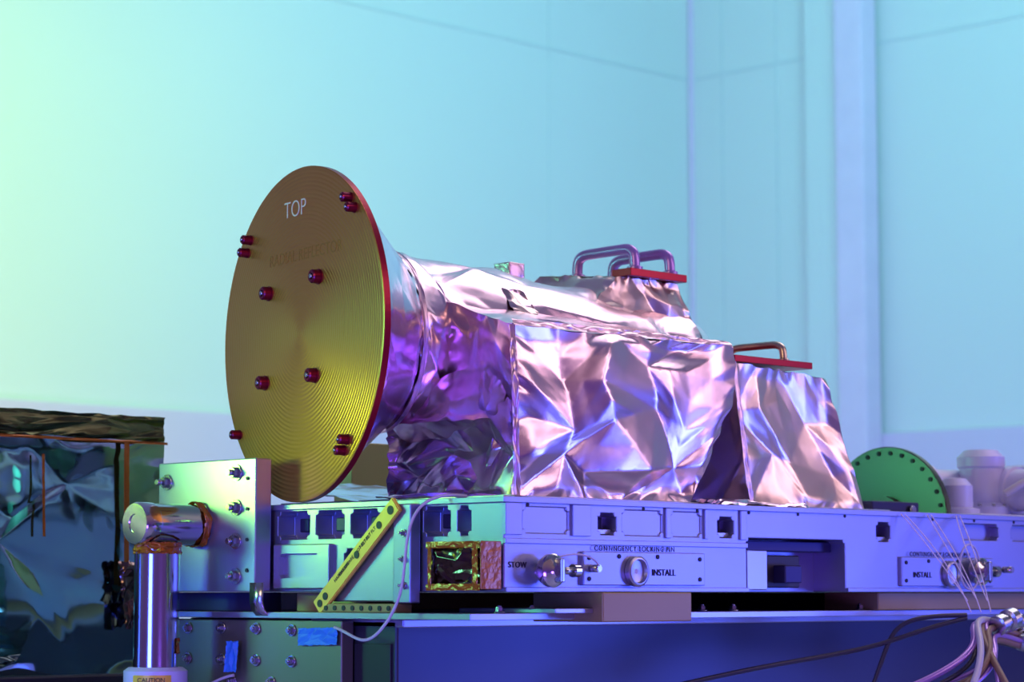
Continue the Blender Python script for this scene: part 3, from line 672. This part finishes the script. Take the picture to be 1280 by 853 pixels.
# ------------------------------------------------------------------ lights
def area(name,loc,tgt,size,col,e,sy=None,spread=None):
    l=bpy.data.lights.new(name,'AREA'); l.size=size; l.color=col; l.energy=e
    if sy: l.shape='RECTANGLE'; l.size_y=sy
    if spread: l.spread=math.radians(spread)
    o=bpy.data.objects.new(name,l); o.location=loc; o.rotation_euler=(V(tgt)-V(loc)).to_track_quat('-Z','Y').to_euler(); COL.objects.link(o); return o
def spot(name,loc,tgt,ang,col,e,blend=1,rad=0.2):
    l=bpy.data.lights.new(name,'SPOT'); l.spot_size=math.radians(ang); l.spot_blend=blend; l.color=col; l.energy=e; l.shadow_soft_size=rad
    o=bpy.data.objects.new(name,l); o.location=loc; o.rotation_euler=(V(tgt)-V(loc)).to_track_quat('-Z','Y').to_euler(); COL.objects.link(o); return o
area('key_softbox',(1.6,-2.6,3.0),(0.5,0.3,1.5),1.2,(1.0,0.70,0.80),12)
area('pink_softbox',(3.6,-3.0,2.5),(0.6,0.2,1.5),1.2,(1.0,0.68,0.78),18)
area('blue_stage_light',(3.0,-2.4,1.0),(0.8,0.1,1.3),0.8,(0.08,0.13,1.0),46)
area('violet_stage_light',(-0.9,-1.9,0.55),(0.3,0.2,1.35),0.6,(0.27,0.10,1.0),19)
area('blue_left_light',(-2.6,-0.3,1.0),(0.0,0.4,1.25),0.8,(0.07,0.12,1.0),38)
area('green_left_light',(-2.2,2.2,1.9),(-0.05,0.80,1.35),0.5,(0.15,1.0,0.50),2.4,spread=50)
area('green_low_light',(-0.55,1.03,1.45),(0.04,0.49,1.41),0.14,(0.40,1.0,0.05),0.24,spread=44)
area('overhead_light',(3.4,0.6,5.0),(0.5,0.4,1.5),2.6,(1.0,0.80,0.86),24,spread=110)
area('warm_disc_light',(-2.8,-0.8,2.6),(0.0,0.5,1.6),1.0,(1.0,0.72,0.40),17)
area('enclosure_fill',(0.0,1.28,1.475),(0.0,1.45,1.1),0.12,(0.25,0.9,1.0),0.8)  # added cyan fill to brighten the enclosure interior, no real lamp there
spot('green_wall_spot',(1.6,3.4,3.3),(3.05,6.6,2.75),86,(0.64,1.0,0.10),350)
area('cyan_wall_wash',(4.6,3.0,5.8),(6.2,6.6,3.0),3.0,(0.28,0.86,0.82),122)
area('cyan_wall_wash_east',(4.8,2.0,5.6),(8.1,4.9,3.2),2.5,(0.22,0.80,0.90),92)
area('blue_wall_wash',(5.0,4.0,0.6),(8.1,5.0,2.0),1.5,(0.24,0.28,1.0),24)
area('violet_band_wash',(0.8,4.6,0.4),(2.8,6.6,1.6),0.8,(0.85,0.62,1.0),16,spread=120)
w=bpy.data.worlds.new('ambient'); S.world=w; w.use_nodes=True
wn=w.node_tree; bg=wn.nodes['Background']; tcw=wn.nodes.new('ShaderNodeTexCoord'); sx=wn.nodes.new('ShaderNodeSeparateXYZ'); cr=wn.nodes.new('ShaderNodeValToRGB')
mr=wn.nodes.new('ShaderNodeMapRange'); mr.inputs[1].default_value=-1
wn.links.new(tcw.outputs['Generated'],sx.inputs[0]); wn.links.new(sx.outputs['Z'],mr.inputs[0]); wn.links.new(mr.outputs[0],cr.inputs[0]); wn.links.new(cr.outputs[0],bg.inputs[0])
e=cr.color_ramp.elements; e[0].position=0.40; e[0].color=(0.12,0.05,0.60,1); e[1].position=0.75; e[1].color=(0.95,0.54,0.78,1); m_=e.new(0.52); m_.color=(0.48,0.20,0.90,1)
bg.inputs[1].default_value=0.24
# ------------------------------------------------------------------ camera
cd=bpy.data.cameras.new('camera'); cam=bpy.data.objects.new('camera',cd); COL.objects.link(cam)
cd.lens=85; cd.sensor_width=36; cam.location=(-2.537,-2.554,1.2)
cam.rotation_euler=(math.radians(90+5.93),0,math.radians(-45))
cd.dof.use_dof=True; cd.dof.focus_distance=3.85; cd.dof.aperture_fstop=6.3
S.camera=cam
